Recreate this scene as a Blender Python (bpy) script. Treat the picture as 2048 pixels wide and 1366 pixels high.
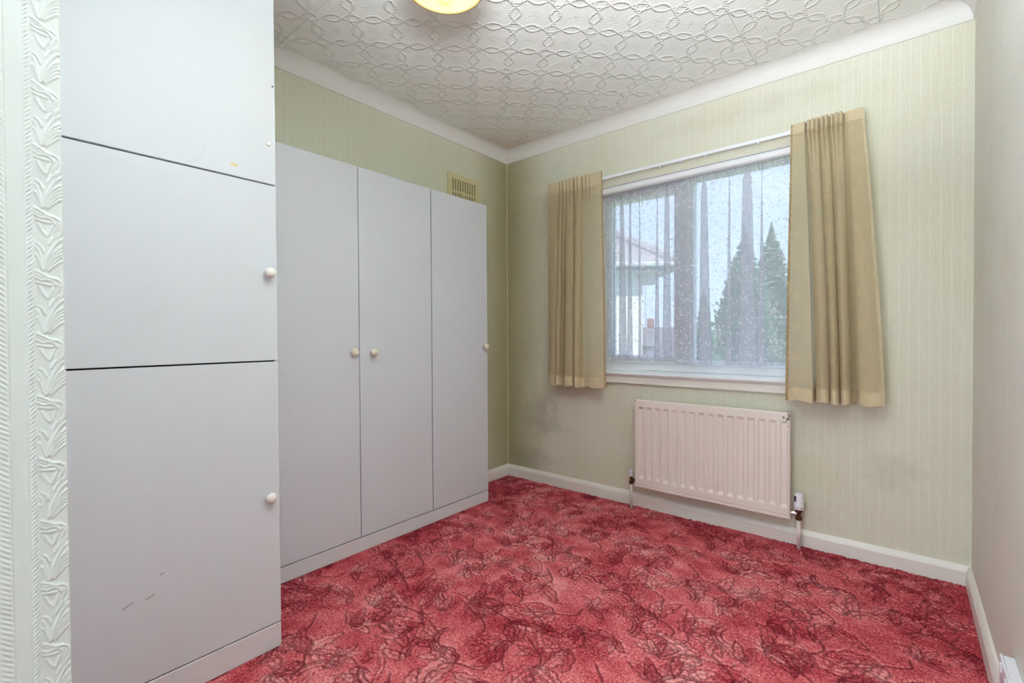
import bpy, bmesh, math, random
import numpy as np
from mathutils import Vector, Matrix
random.seed(7)
rng = np.random.default_rng(11)
PI = math.pi
SC = bpy.context.scene
C = SC.collection
for o in list(bpy.data.objects):
    bpy.data.objects.remove(o, do_unlink=True)

# ------------------------------------------------------------------ camera, world, lights, exposure
W, H = 2.5144, 2.40                      # room width, ceiling height
cam_d = bpy.data.cameras.new('camera'); cam = bpy.data.objects.new('camera', cam_d); C.objects.link(cam)
cam_d.sensor_fit = 'HORIZONTAL'; cam_d.sensor_width = 36.0
cam_d.lens = 941.941 / 2048 * 36.0
cam_d.clip_start = 0.02; cam_d.clip_end = 300
yaw, pitch, roll = 0.6951, -0.0134, -0.0058
f_ = Vector((-math.sin(yaw)*math.cos(pitch), math.cos(yaw)*math.cos(pitch), math.sin(pitch)))
r_ = f_.cross(Vector((0, 0, 1))).normalized(); u_ = r_.cross(f_)
r2 = r_*math.cos(roll) + u_*math.sin(roll); u2 = -r_*math.sin(roll) + u_*math.cos(roll)
M = Matrix((r2, u2, -f_)).transposed().to_4x4(); M.translation = Vector((2.2985, -2.7029, 1.048))
cam.matrix_world = M
SC.camera = cam

world = bpy.data.worlds.new('overcast_sky'); SC.world = world; world.use_nodes = True
wn = world.node_tree.nodes; wl = world.node_tree.links
bg = wn['Background']; bg.inputs['Strength'].default_value = 1.28
tc = wn.new('ShaderNodeTexCoord'); sep = wn.new('ShaderNodeSeparateXYZ'); cr = wn.new('ShaderNodeValToRGB')
wl.new(tc.outputs['Generated'], sep.inputs[0]); wl.new(sep.outputs['Z'], cr.inputs[0])
cr.color_ramp.elements[0].position = 0.0; cr.color_ramp.elements[0].color = (0.60, 0.74, 1.0, 1)
cr.color_ramp.elements[1].position = 0.7; cr.color_ramp.elements[1].color = (0.54, 0.70, 1.0, 1)
wl.new(cr.outputs[0], bg.inputs['Color'])

def area(name, loc, rot, sx, sy, power, col):
    d = bpy.data.lights.new(name, 'AREA'); d.shape = 'RECTANGLE'; d.size = sx; d.size_y = sy
    d.energy = power; d.color = col
    o = bpy.data.objects.new(name, d); C.objects.link(o); o.location = loc; o.rotation_euler = rot
    return o
area('hall_fill_light', (1.42, -4.45, 1.25), (math.radians(92), 0, math.radians(-4)), 0.8, 2.0, 29, (0.83, 0.91, 1.0))  # unseen fill added in the hall to brighten the room; no window there
bl = area('ceiling_bounce_fill', (2.10, -2.5, 1.56), (math.radians(152), 0, math.radians(8)), 0.3, 0.3, 32, (0.89, 0.95, 1.0)); bl.data.spread = math.radians(118)  # unseen fill aimed upwards, added to lift the room by ceiling bounce
sd = bpy.data.lights.new('sun', 'SUN'); sd.energy = 3.2; sd.angle = math.radians(1.5); sd.color = (1.0, 0.97, 0.92)
so_ = bpy.data.objects.new('sun', sd); C.objects.link(so_)
so_.rotation_euler = Vector((-0.640*math.cos(math.radians(40)), 0.768*math.cos(math.radians(40)), -math.sin(math.radians(40)))).to_track_quat('-Z', 'Y').to_euler()
vs = SC.view_settings
vs.view_transform = 'Standard'; vs.look = 'None'; vs.exposure = 0.62; vs.gamma = 1.0; vs.use_curve_mapping = False
try:
    SC.cycles.transparent_max_bounces = 24; SC.cycles.max_bounces = 10; SC.cycles.diffuse_bounces = 6
except Exception: pass

# ------------------------------------------------------------------ object helpers
def base_of(p):
    while p is not None and p.type != 'EMPTY': 
        if p.parent is None: return Vector(p.location)
        p = p.parent
    return Vector(p.location) if p else Vector((0, 0, 0))
def link_mesh(name, me, mat, parent=None):
    o = bpy.data.objects.new(name, me); C.objects.link(o)
    if mat is not None and not me.materials: me.materials.append(mat)
    if parent is not None: o.parent = parent
    return o
def obj(name, bm, mat, parent=None, smooth=False, origin=None):
    """one mesh object; the bmesh is in world coordinates"""
    off = base_of(parent) if parent is not None else (Vector(origin) if origin else Vector((0, 0, 0)))
    if off.length: bmesh.ops.translate(bm, verts=bm.verts[:], vec=-off)
    me = bpy.data.meshes.new(name); bm.to_mesh(me); bm.free()
    if smooth: me.polygons.foreach_set('use_smooth', [True]*len(me.polygons))
    o = link_mesh(name, me, mat, parent)
    if parent is None and origin: o.location = origin
    return o
def thing(name, label, cat, loc, group=None):
    o = bpy.data.objects.new(name, None); C.objects.link(o); o.location = loc
    o.empty_display_size = 0.05
    o['label'] = label; o['category'] = cat
    if group: o['group'] = group
    return o
def tag(o, label, cat, group=None):
    o['label'] = label; o['category'] = cat
    if group: o['group'] = group
    return o
def struct(name, bm, mat, parent=None, smooth=False):
    o = obj(name, bm, mat, parent, smooth); o['kind'] = 'structure'; return o
def box(bm, x0, x1, y0, y1, z0, z1, bev=0.0, seg=2):
    r = bmesh.ops.create_cube(bm, size=1.0)
    vs_ = r['verts']
    bmesh.ops.scale(bm, verts=vs_, vec=(abs(x1-x0), abs(y1-y0), abs(z1-z0)))
    bmesh.ops.translate(bm, verts=vs_, vec=((x0+x1)/2, (y0+y1)/2, (z0+z1)/2))
    if bev > 0:
        es = list({e for v in vs_ for e in v.link_edges})
        bmesh.ops.bevel(bm, geom=es, offset=bev, segments=seg, affect='EDGES', profile=0.5)
    return bm
def B(*a, **k): return box(bmesh.new(), *a, **k)
def lathe(bm, prof, loc, axis='Z', n=24, caps=True):
    """prof: list of (radius, height) along axis"""
    rings = []
    for r, h in prof:
        ring = []
        for i in range(n):
            a = 2*PI*i/n; p = (r*math.cos(a), r*math.sin(a), h)
            if axis == 'X': p = (p[2], p[0], p[1])
            elif axis == 'Y': p = (p[0], p[2], p[1])
            ring.append(bm.verts.new((p[0]+loc[0], p[1]+loc[1], p[2]+loc[2])))
        rings.append(ring)
    for a, b in zip(rings, rings[1:]):
        for i in range(n):
            bm.faces.new((a[i], a[(i+1) % n], b[(i+1) % n], b[i]))
    if caps:
        bm.faces.new(rings[0]); bm.faces.new(rings[-1])
    bmesh.ops.recalc_face_normals(bm, faces=bm.faces[:])
    return bm
def tube(bm, pts, r, n=12):
    pts = [Vector(p) for p in pts]; rings = []
    for i, p in enumerate(pts):
        d = (pts[min(i+1, len(pts)-1)] - pts[max(i-1, 0)]).normalized()
        a = d.orthogonal().normalized(); b = d.cross(a)
        rings.append([bm.verts.new(p + (a*math.cos(2*PI*k/n) + b*math.sin(2*PI*k/n))*r) for k in range(n)])
    for A, Bq in zip(rings, rings[1:]):
        for k in range(n): bm.faces.new((A[k], A[(k+1) % n], Bq[(k+1) % n], Bq[k]))
    bm.faces.new(rings[0]); bm.faces.new(rings[-1])
    bmesh.ops.recalc_face_normals(bm, faces=bm.faces[:])
    return bm
def sweep(bm, prof, a, b, place):
    """extrude closed 2D profile from a to b; place(p, q, t)->xyz"""
    A = [bm.verts.new(place(p, q, a)) for p, q in prof]; Bv = [bm.verts.new(place(p, q, b)) for p, q in prof]
    n = len(prof)
    for i in range(n): bm.faces.new((A[i], A[(i+1) % n], Bv[(i+1) % n], Bv[i]))
    bm.faces.new(A); bm.faces.new(Bv)
    bmesh.ops.recalc_face_normals(bm, faces=bm.faces[:])
    return bm
def grid_mesh(name, X, Y, Z, uv=None, col=None, smooth=True, flip=False):
    """numpy grid arrays (n,m) -> mesh"""
    n, m = X.shape
    me = bpy.data.meshes.new(name)
    co = np.stack([X, Y, Z], -1).reshape(-1, 3).astype(np.float32)
    idx = np.arange(n*m).reshape(n, m)
    q = np.stack([idx[:-1, :-1], idx[:-1, 1:], idx[1:, 1:], idx[1:, :-1]], -1).reshape(-1, 4)
    if flip: q = q[:, ::-1]
    nf = len(q)
    me.vertices.add(n*m); me.vertices.foreach_set('co', co.ravel())
    me.loops.add(nf*4); me.loops.foreach_set('vertex_index', q.ravel().astype(np.int32))
    me.polygons.add(nf); me.polygons.foreach_set('loop_start', np.arange(0, nf*4, 4, dtype=np.int32))
    me.polygons.foreach_set('use_smooth', np.full(nf, smooth))
    if uv is not None:
        l = me.uv_layers.new(name='UVMap')
        U = np.stack(uv, -1).reshape(-1, 2)[q.ravel()]
        l.data.foreach_set('uv', U.astype(np.float32).ravel())
    if col is not None:
        a = me.attributes.new('pattern', 'FLOAT_COLOR', 'POINT')
        a.data.foreach_set('color', col.reshape(-1, 4).astype(np.float32).ravel())
    me.update(); me.validate()
    return me

# ------------------------------------------------------------------ materials
def lin(c):
    return tuple(((x/255)/12.92 if x/255 <= 0.04045 else ((x/255+0.055)/1.055)**2.4) for x in c) + (1.0,)
class NT:
    def __init__(s, name):
        s.m = bpy.data.materials.new(name); s.m.use_nodes = True
        s.t = s.m.node_tree; s.p = s.t.nodes['Principled BSDF']; s.out = s.t.nodes['Material Output']
    def n(s, typ, **kw):
        nd = s.t.nodes.new('ShaderNode'+typ)
        for k, v in kw.items(): setattr(nd, k, v)
        return nd
    def l(s, a, b): s.t.links.new(a, b)
    def val(s, x, sock):
        if isinstance(x, (int, float)): sock.default_value = x
        elif isinstance(x, tuple): sock.default_value = x
        else: s.l(x, sock)
    def math(s, op, a, b=None, c=None, clamp=False):
        nd = s.n('Math', operation=op); nd.use_clamp = clamp
        s.val(a, nd.inputs[0])
        if b is not None: s.val(b, nd.inputs[1])
        if c is not None: s.val(c, nd.inputs[2])
        return nd.outputs[0]
    def mix(s, fac, a, b, mode='MIX'):
        nd = s.n('Mix', data_type='RGBA', blend_type=mode)
        s.val(fac, nd.inputs[0]); s.val(a, nd.inputs[6]); s.val(b, nd.inputs[7])
        return nd.outputs[2]
    def ramp(s, x, lo, hi, smooth=True):
        nd = s.n('MapRange', interpolation_type='SMOOTHSTEP' if smooth else 'LINEAR')
        s.val(x, nd.inputs[0]); nd.inputs[1].default_value = lo; nd.inputs[2].default_value = hi
        nd.inputs[3].default_value = 0; nd.inputs[4].default_value = 1
        return nd.outputs[0]
    def pos(s):
        g = s.n('NewGeometry'); sp = s.n('SeparateXYZ'); s.l(g.outputs['Position'], sp.inputs[0])
        return g.outputs['Position'], sp.outputs[0], sp.outputs[1], sp.outputs[2]
    def noise(s, vec, scale, detail=3, rough=0.5, out=0):
        nd = s.n('TexNoise'); nd.inputs['Scale'].default_value = scale
        nd.inputs['Detail'].default_value = detail; nd.inputs['Roughness'].default_value = rough
        if vec is not None: s.l(vec, nd.inputs['Vector'])
        return nd.outputs[out]
    def vscale(s, vec, sc):
        nd = s.n('VectorMath', operation='MULTIPLY'); s.l(vec, nd.inputs[0]); nd.inputs[1].default_value = sc
        return nd.outputs[0]
    def bump(s, h, dist, strength=1.0):
        nd = s.n('Bump'); nd.inputs['Distance'].default_value = dist; nd.inputs['Strength'].default_value = strength
        s.l(h, nd.inputs['Height']); s.l(nd.outputs[0], s.p.inputs['Normal'])
    def set(s, col=None, rough=0.6, spec=0.3, metal=0.0):
        if col is not None: s.val(col, s.p.inputs['Base Color'])
        s.val(rough, s.p.inputs['Roughness']); s.p.inputs['Specular IOR Level'].default_value = spec
        s.p.inputs['Metallic'].default_value = metal
        return s.m
def paint(name, rgb, rough=0.5, spec=0.35, mottle=0.04, scale=6, orange=0.0):
    k = NT(name); P, x, y, z = k.pos()
    f = k.noise(P, scale, 4, 0.6)
    c = lin(rgb); d = tuple(v*(1-mottle*2.2) for v in c[:3]) + (1,)
    col = k.mix(f, d, c)
    if orange: k.bump(k.noise(P, 300, 2), orange)
    return k.set(col, rough, spec)
def plain(name, rgb, rough=0.5, spec=0.4, metal=0.0):
    return NT(name).set(lin(rgb), rough, spec, metal)

def wallpaper(name, axis, rgb, stain_shade=0):
    """embossed stripe wallpaper; stripes run up the wall, spaced along the given axis"""
    k = NT(name); P, x, y, z = k.pos()
    a = x if axis == 0 else y
    per = 0.034
    t = k.math('FRACT', k.math('DIVIDE', k.math('ADD', a, 10.0), per))
    plainband = k.math('LESS_THAN', t, 0.26)                       # smooth narrow band
    rib = k.math('SINE', k.math('MULTIPLY', a, 2*PI/0.0034))
    edge = k.math('LESS_THAN', k.math('ABSOLUTE', k.math('SUBTRACT', k.math('ABSOLUTE', k.math('SUBTRACT', t, 0.13)), 0.15)), 0.035)
    fl = k.noise(k.vscale(P, (1, 1, 0.55)), 210, 2, 0.5)
    fl2 = k.ramp(fl, 0.52, 0.66)
    body = k.math('SUBTRACT', 1.0, plainband)
    h = k.math('ADD', k.math('MULTIPLY', fl2, body), k.math('MULTIPLY', rib, 0.18))
    h = k.math('ADD', h, k.math('MULTIPLY', edge, 0.6))
    base = lin(rgb)
    hi = tuple(min(1, v*1.02) for v in base[:3]) + (1,)
    lo = tuple(v*0.96 for v in base[:3]) + (1,)
    col = k.mix(k.math('MULTIPLY', body, k.math('ADD', 0.45, k.math('MULTIPLY', fl2, -0.4))), hi, lo)
    ag = k.noise(P, 1.7, 4, 0.6)
    col = k.mix(k.math('MULTIPLY', k.ramp(ag, 0.40, 0.75), 0.30), col, lin((206, 202, 166)))
    streak = k.noise(k.vscale(P, (14, 14, 0.5)), 1.0, 3, 0.6)
    col = k.mix(k.math('MULTIPLY', k.ramp(streak, 0.5, 0.85), 0.14), col, lin((186, 180, 140)))
    # old yellowing beside the far corner, deepened to paint in the corner's shade
    cx = k.ramp(k.math('ADD', (x if axis == 0 else k.math('MULTIPLY', y, -1.0)), k.math('MULTIPLY', k.math('SUBTRACT', ag, 0.5), 0.25)), 0.42, 0.0)
    if stain_shade:
        col = k.mix(k.math('MULTIPLY', cx, 0.78), col, lin((160, 152, 108)))
    if stain_shade == 2:                                                # grey mould blooms low down by the corner
        def blob(x0, z0, rx, rz, amt, c):
            nonlocal col
            dx = k.math('DIVIDE', k.math('SUBTRACT', x, x0), rx); dz = k.math('DIVIDE', k.math('SUBTRACT', z, z0), rz)
            d = k.math('ADD', k.math('MULTIPLY', dx, dx), k.math('MULTIPLY', dz, dz))
            nz = k.noise(P, 11, 6, 0.7)
            mk = k.math('MULTIPLY', k.ramp(k.math('ADD', d, k.math('MULTIPLY', k.math('SUBTRACT', nz, 0.5), 4.5)), 1.5, -0.8), amt)
            col = k.mix(mk, col, lin(c))
        blob(0.33, 0.47, 0.20, 0.17, 0.38, (120, 112, 104))
        blob(0.20, 0.16, 0.26, 0.10, 0.30, (126, 116, 104))
        blob(2.25, 0.42, 0.12, 0.10, 0.22, (130, 124, 112))
        blob(1.60, 2.22, 0.5, 0.07, 0.16, (140, 138, 112))
    sp = k.n('TexVoronoi'); sp.inputs['Scale'].default_value = 9; k.l(P, sp.inputs['Vector'])
    speck = k.math('LESS_THAN', sp.outputs['Distance'], 0.022)
    col = k.mix(k.math('MULTIPLY', speck, 0.45), col, lin((70, 66, 58)))
    k.bump(h, 0.0009, 0.9)
    return k.set(col, 0.62, 0.25)

MAT = {}
MAT['paper_back'] = wallpaper('wallpaper_back', 0, (220, 220, 203), 2)
MAT['paper_left'] = wallpaper('wallpaper_left', 1, (215, 216, 197), 1)
MAT['paper_right'] = wallpaper('wallpaper_right', 1, (224, 224, 216), 0)
MAT['white'] = paint('white_laminate', (206, 211, 217), 0.42, 0.4, 0.02, 3)
MAT['plinth'] = paint('plinth_paint', (214, 216, 219), 0.45, 0.4, 0.03, 9)
MAT['dark_gap'] = plain('carcass_shadow_board', (52, 50, 48), 0.8)  # near-black board colour that paints in the shade of the door gaps
MAT['gloss'] = paint('gloss_trim_paint', (232, 230, 224), 0.35, 0.45, 0.03, 14)
MAT['coving'] = paint('coving_paint', (226, 226, 222), 0.6, 0.25, 0.03, 5)
MAT['upvc'] = plain('white_window_frame', (236, 240, 244), 0.3, 0.5)
MAT['knob_white'] = plain('white_knob', (232, 230, 226), 0.3, 0.5)
MAT['knob_cream'] = plain('cream_knob', (222, 218, 198), 0.3, 0.5)
MAT['vent'] = plain('yellowed_vent_plastic', (208, 197, 152), 0.5, 0.35)
MAT['vent_dark'] = plain('vent_shaft', (60, 52, 24), 0.9)
MAT['pipe'] = paint('painted_pipe', (226, 218, 212), 0.35, 0.45, 0.03, 20)
MAT['brass'] = plain('tarnished_brass', (92, 62, 42), 0.42, 0.5, 0.6)
MAT['plastic'] = plain('valve_plastic', (226, 226, 234), 0.35, 0.45)
MAT['mark'] = plain('dark_print', (72, 72, 84), 0.5)
MAT['tape'] = plain('old_tape', (206, 188, 140), 0.6)
MAT['hole'] = plain('screw_hole', (60, 52, 44), 0.9)
MAT['seam'] = plain('seam_shadow_board', (168, 164, 156), 0.9)

# ceiling tiles: knotted double strands running on both diagonals
k = NT('embossed_ceiling_tile'); P, x, y, z = k.pos()
s = 0.2430
gx = k.math('DIVIDE', k.math('SUBTRACT', x, 0.365), s); gy = k.math('DIVIDE', k.math('ADD', y, 1.70), s)
wob = k.noise(P, 14, 2, 0.5)
wob = k.math('MULTIPLY', k.math('SUBTRACT', wob, 0.5), 0.10)
uu = k.math('ADD', k.math('ADD', gx, gy), wob); vv = k.math('ADD', k.math('SUBTRACT', gx, gy), wob)
def strands(a, b):
    d = k.math('SUBTRACT', a, k.math('ROUND', a))
    c = k.math('MULTIPLY', k.math('COSINE', k.math('MULTIPLY', b, 2*PI)), 0.125)
    h1 = k.ramp(k.math('ABSOLUTE', k.math('SUBTRACT', d, c)), 0.062, 0.0)
    h2 = k.ramp(k.math('ABSOLUTE', k.math('ADD', d, c)), 0.062, 0.0)
    tw = k.math('ADD', 0.78, k.math('MULTIPLY', k.math('SINE', k.math('MULTIPLY', b, 75.0)), 0.22))
    return k.math('MULTIPLY', k.math('MAXIMUM', h1, h2), tw)
hh = k.math('MAXIMUM', strands(uu, vv), strands(vv, uu))
# little sprig in each field
cu = k.math('SUBTRACT', k.math('FRACT', uu), 0.5); cv = k.math('SUBTRACT', k.math('FRACT', vv), 0.5)
rr = k.math('SQRT', k.math('ADD', k.math('MULTIPLY', cu, cu), k.math('MULTIPLY', cv, cv)))
ang = k.math('ARCTAN2', cu, cv)
petal = k.math('MULTIPLY', k.ramp(rr, 0.24, 0.10), k.math('ADD', 0.5, k.math('MULTIPLY', k.math('SINE', k.math('MULTIPLY', ang, 6.0)), 0.5)))
petal = k.math('MULTIPLY', petal, k.ramp(k.noise(P, 75, 3, 0.6), 0.40, 0.62))
hh = k.math('ADD', hh, k.math('MULTIPLY', petal, 0.35))
hh = k.math('ADD', hh, k.math('MULTIPLY', k.noise(P, 130, 3, 0.6), 0.42))
age = k.noise(P, 1.3, 3, 0.55)
ccol = k.mix(k.math('MULTIPLY', k.ramp(age, 0.35, 0.75), 0.5), lin((234, 238, 234)), lin((230, 227, 218)))
cd = k.math('MINIMUM', k.math('ADD', x, 0.0), k.math('MULTIPLY', y, -1.0))      # distance from the two far walls
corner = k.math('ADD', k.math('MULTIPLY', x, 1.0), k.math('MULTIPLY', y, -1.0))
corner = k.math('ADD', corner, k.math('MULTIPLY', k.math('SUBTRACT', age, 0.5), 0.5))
ccol = k.mix(k.math('MULTIPLY', k.ramp(corner, 0.75, 0.12), 0.6), ccol, lin((204, 184, 160)))  # far corner's darker pinkish light painted into the tile colour
sp = k.n('TexVoronoi'); sp.inputs['Scale'].default_value = 8; k.l(P, sp.inputs['Vector'])
ccol = k.mix(k.math('MULTIPLY', k.math('LESS_THAN', sp.outputs['Distance'], 0.022), 0.5), ccol, lin((90, 80, 70)))
k.bump(hh, 0.0044, 1.0)
MAT['tile'] = k.set(ccol, 0.7, 0.2)

# carpet: colours from the woven pattern attribute + tufts
k = NT('carved_red_carpet'); P, x, y, z = k.pos()
at = k.n('Attribute', attribute_name='pattern'); sp3 = k.n('SeparateColor'); k.l(at.outputs['Color'], sp3.inputs[0])
tone, groove = sp3.outputs[0], sp3.outputs[1]
big = k.noise(P, 3.2, 4, 0.6); mid = k.noise(P, 13, 4, 0.62)
tuft = k.noise(P, 240, 3, 0.75); tuft2 = k.noise(P, 110, 2, 0.6)
v = k.math('ADD', tone, k.math('MULTIPLY', k.math('SUBTRACT', big, 0.5), 0.95))
v = k.math('ADD', v, k.math('MULTIPLY', k.math('SUBTRACT', mid, 0.5), 0.75))
v = k.math('ADD', v, k.math('MULTIPLY', k.math('SUBTRACT', tuft, 0.5), 1.8))
v = k.math('ADD', v, k.math('MULTIPLY', k.math('SUBTRACT', tuft2, 0.5), 1.0))
rp = k.n('ValToRGB'); k.l(v, rp.inputs[0])
e = rp.color_ramp.elements
e[0].position = 0.0; e[0].color = lin((96, 12, 24))
e[1].position = 1.0; e[1].color = lin((246, 172, 170))
for pz, c in ((0.28, (158, 40, 54)), (0.50, (198, 78, 88)), (0.74, (224, 118, 124))):
    q = e.new(pz); q.color = lin(c)
col = k.mix(k.math('MULTIPLY', groove, 0.95), rp.outputs[0], lin((92, 8, 24)))
k.bump(k.math('ADD', tuft, k.math('MULTIPLY', tuft2, 0.7)), 0.004, 0.8)
k.p.inputs['Sheen Weight'].default_value = 0.12
k.p.inputs['Sheen Tint'].default_value = lin((240, 190, 190))
MAT['carpet'] = k.set(col, 0.95, 0.05)

# curtain cloth: slubbed beige, woven diamonds, double cloth at the hems
def curtain_mat(name, umax, u_first, u_step, side):
    k = NT(name)
    uvn = k.n('UVMap'); su = k.n('SeparateXYZ'); k.l(uvn.outputs[0], su.inputs[0])
    u, v = su.outputs[0], su.outputs[1]
    slub = k.noise(k.vscale(uvn.outputs[0], (40, 420, 1)), 1.0, 3, 0.6)
    col = k.mix(slub, lin((190, 173, 138)), lin((216, 204, 173)))
    du = k.math('SUBTRACT', u, u_first); dc = k.math('DIVIDE', du, u_step)
    fu = k.math('MULTIPLY', k.math('SUBTRACT', dc, k.math('ROUND', dc)), u_step)
    dv = k.math('DIVIDE', k.math('SUBTRACT', v, 0.055), 0.074)
    rv = k.math('ROUND', dv)
    fv = k.math('MULTIPLY', k.math('SUBTRACT', dv, rv), 0.074)
    odd = k.math('MODULO', k.math('ABSOLUTE', rv), 2.0)
    dd = k.math('ADD', k.math('ABSOLUTE', fu), k.math('MULTIPLY', k.math('ABSOLUTE', fv), 0.92))
    ring = k.math('LESS_THAN', k.math('ABSOLUTE', k.math('SUBTRACT', dd, 0.0165)), 0.0024)
    dot = k.math('MULTIPLY', k.math('GREATER_THAN', k.math('COSINE', k.math('MULTIPLY', k.math('ARCTAN2', fu, fv), 4.0)), -0.2), k.math('LESS_THAN', dd, 0.0085))
    mark = k.math('MULTIPLY', k.math('MAXIMUM', ring, dot), k.math('SUBTRACT', 1.0, odd))
    sq = k.math('MULTIPLY', odd, k.math('MULTIPLY', k.math('LESS_THAN', dd, 0.012), k.math('GREATER_THAN', k.noise(uvn.outputs[0], 260, 1), 0.55)))
    mark = k.math('MAXIMUM', mark, k.math('MULTIPLY', sq, 0.6))
    col = k.mix(k.math('MULTIPLY', mark, 0.8), col, lin((228, 208, 156)))
    lead = k.math('LESS_THAN', u, 0.015) if side < 0 else k.math('GREATER_THAN', u, umax-0.012)   # turned edge showing the browner reverse
    col = k.mix(k.math('MULTIPLY', lead, 0.75), col, k.mix(k.math('GREATER_THAN', k.noise(uvn.outputs[0], 120, 1), 0.56), lin((136, 110, 72)), lin((196, 170, 120))))
    hem = k.math('MAXIMUM', k.math('LESS_THAN', v, 0.062), k.math('MAXIMUM', k.math('LESS_THAN', u, 0.016), k.math('GREATER_THAN', u, umax-0.016)))
    hem = k.math('MAXIMUM', hem, k.math('GREATER_THAN', v, 1.27))
    k.bump(k.math('ADD', slub, k.math('MULTIPLY', mark, 0.8)), 0.0008, 0.7)
    k.set(col, 0.85, 0.15)
    k.p.inputs['Sheen Weight'].default_value = 0.1
    tr = k.n('BsdfTranslucent'); k.l(k.mix(0.6, col, lin((250, 244, 222))), tr.inputs[0])
    ms = k.n('MixShader'); k.val(k.math('SUBTRACT', 0.44, k.math('MULTIPLY', hem, 0.40)), ms.inputs[0])
    k.l(k.p.outputs[0], ms.inputs[1]); k.l(tr.outputs[0], ms.inputs[2]); k.l(ms.outputs[0], k.out.inputs[0])
    return k.m

# net curtain: sheer voile with embroidered sprigs
k = NT('sheer_net_voile')
uvn = k.n('UVMap'); su = k.n('SeparateXYZ'); k.l(uvn.outputs[0], su.inputs[0]); u, v = su.outputs[0], su.outputs[1]
def leaves(scale, lo, aspect):
    vo = k.n('TexVoronoi', voronoi_dimensions='2D'); vo.inputs['Scale'].default_value = scale; vo.inputs['Randomness'].default_value = 0.9
    k.l(uvn.outputs[0], vo.inputs['Vector'])
    scn = k.vscale(uvn.outputs[0], (1, 1, 1))
    df = k.n('VectorMath', operation='SUBTRACT'); k.l(scn, df.inputs[0]); k.l(vo.outputs['Position'], df.inputs[1])
    ds = k.n('SeparateXYZ'); k.l(df.outputs[0], ds.inputs[0])
    cs = k.n('SeparateColor'); k.l(vo.outputs['Color'], cs.inputs[0])
    th = k.math('MULTIPLY', cs.outputs[0], 2*PI)
    c, sn = k.math('COSINE', th), k.math('SINE', th)
    a = k.math('ADD', k.math('MULTIPLY', ds.outputs[0], c), k.math('MULTIPLY', ds.outputs[1], sn))
    b = k.math('SUBTRACT', k.math('MULTIPLY', ds.outputs[1], c), k.math('MULTIPLY', ds.outputs[0], sn))
    b = k.math('ADD', b, k.math('MULTIPLY', k.math('MULTIPLY', a, a), 30.0))
    q = k.math('ADD', k.math('POWER', k.math('DIVIDE', a, lo), 2.0), k.math('POWER', k.math('DIVIDE', b, lo*aspect), 2.0))
    return k.math('MULTIPLY', k.math('LESS_THAN', q, 1.0), k.math('GREATER_THAN', cs.outputs[1], 0.2))
lf = k.math('MAXIMUM', leaves(21, 0.0085, 0.30), leaves(30, 0.0050, 0.40))
wv = k.noise(uvn.outputs[0], 9, 3, 0.6)
stem = k.math('LESS_THAN', k.math('ABSOLUTE', k.math('SUBTRACT', wv, 0.5)), 0.006)
patt = k.math('MAXIMUM', lf, k.math('MULTIPLY', stem, 0.6))
head = k.math('GREATER_THAN', v, 1.030)
hemb = k.math('LESS_THAN', v, k.math('ADD', 0.010, k.math('MULTIPLY', k.math('ABSOLUTE', k.math('SINE', k.math('MULTIPLY', u, PI/0.045))), 0.010)))
dens = k.math('ADD', 0.50, k.math('MULTIPLY', patt, 0.44))
dens = k.math('MAXIMUM', dens, k.math('MULTIPLY', head, 0.66)); dens = k.math('MAXIMUM', dens, k.math('MULTIPLY', hemb, 0.8))
lw = k.n('LayerWeight'); lw.inputs[0].default_value = 0.35
dens = k.math('ADD', dens, k.math('MULTIPLY', lw.outputs['Facing'], 0.30), clamp=True)
df_ = k.n('BsdfDiffuse'); df_.inputs[0].default_value = (0.80, 0.82, 0.86, 1)
tl = k.n('BsdfTranslucent'); tl.inputs[0].default_value = (0.66, 0.69, 0.78, 1)
tp = k.n('BsdfTransparent')
m1 = k.n('MixShader'); k.l(k.math('MULTIPLY', k.math('SUBTRACT', 1.0, k.math('MULTIPLY', patt, 0.85)), 0.48), m1.inputs[0]); k.l(df_.outputs[0], m1.inputs[1]); k.l(tl.outputs[0], m1.inputs[2])
m2 = k.n('MixShader'); k.l(dens, m2.inputs[0]); k.l(tp.outputs[0], m2.inputs[1]); k.l(m1.outputs[0], m2.inputs[2])
k.l(m2.outputs[0], k.out.inputs[0]); MAT['net'] = k.m

k = NT('window_glass')
tp = k.n('BsdfTransparent'); tp.inputs[0].default_value = (0.96, 0.98, 0.98, 1); gl = k.n('BsdfGlossy'); gl.inputs['Roughness'].default_value = 0.02
m1 = k.n('MixShader'); m1.inputs[0].default_value = 0.05; k.l(tp.outputs[0], m1.inputs[1]); k.l(gl.outputs[0], m1.inputs[2]); k.l(m1.outputs[0], k.out.inputs[0])
MAT['glass'] = k.m

# radiator enamel with chipped, rusty top corner
k = NT('radiator_enamel'); P, x, y, z = k.pos()
dx = k.math('SUBTRACT', x, 1.872); dz = k.math('SUBTRACT', z, 0.655)
d = k.math('SQRT', k.math('ADD', k.math('MULTIPLY', dx, dx), k.math('MULTIPLY', k.math('MULTIPLY', dz, dz), 4.0)))
chipn = k.noise(P, 75, 2, 0.5)
chip = k.math('GREATER_THAN', k.math('SUBTRACT', chipn, k.math('MULTIPLY', d, 2.6)), 0.46)
dl = k.math('ADD', k.math('ABSOLUTE', k.math('SUBTRACT', x, 1.0665)), k.math('ABSOLUTE', k.math('SUBTRACT', z, 0.655)))
chip = k.math('MAXIMUM', chip, k.math('LESS_THAN', dl, 0.006))
base = k.mix(k.noise(P, 5, 3), lin((228, 219, 212)), lin((234, 227, 220)))
k.set(k.mix(k.math('MULTIPLY', chip, 0.92), base, lin((44, 34, 28))), 0.38, 0.45)
MAT['radiator'] = k.m

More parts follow.
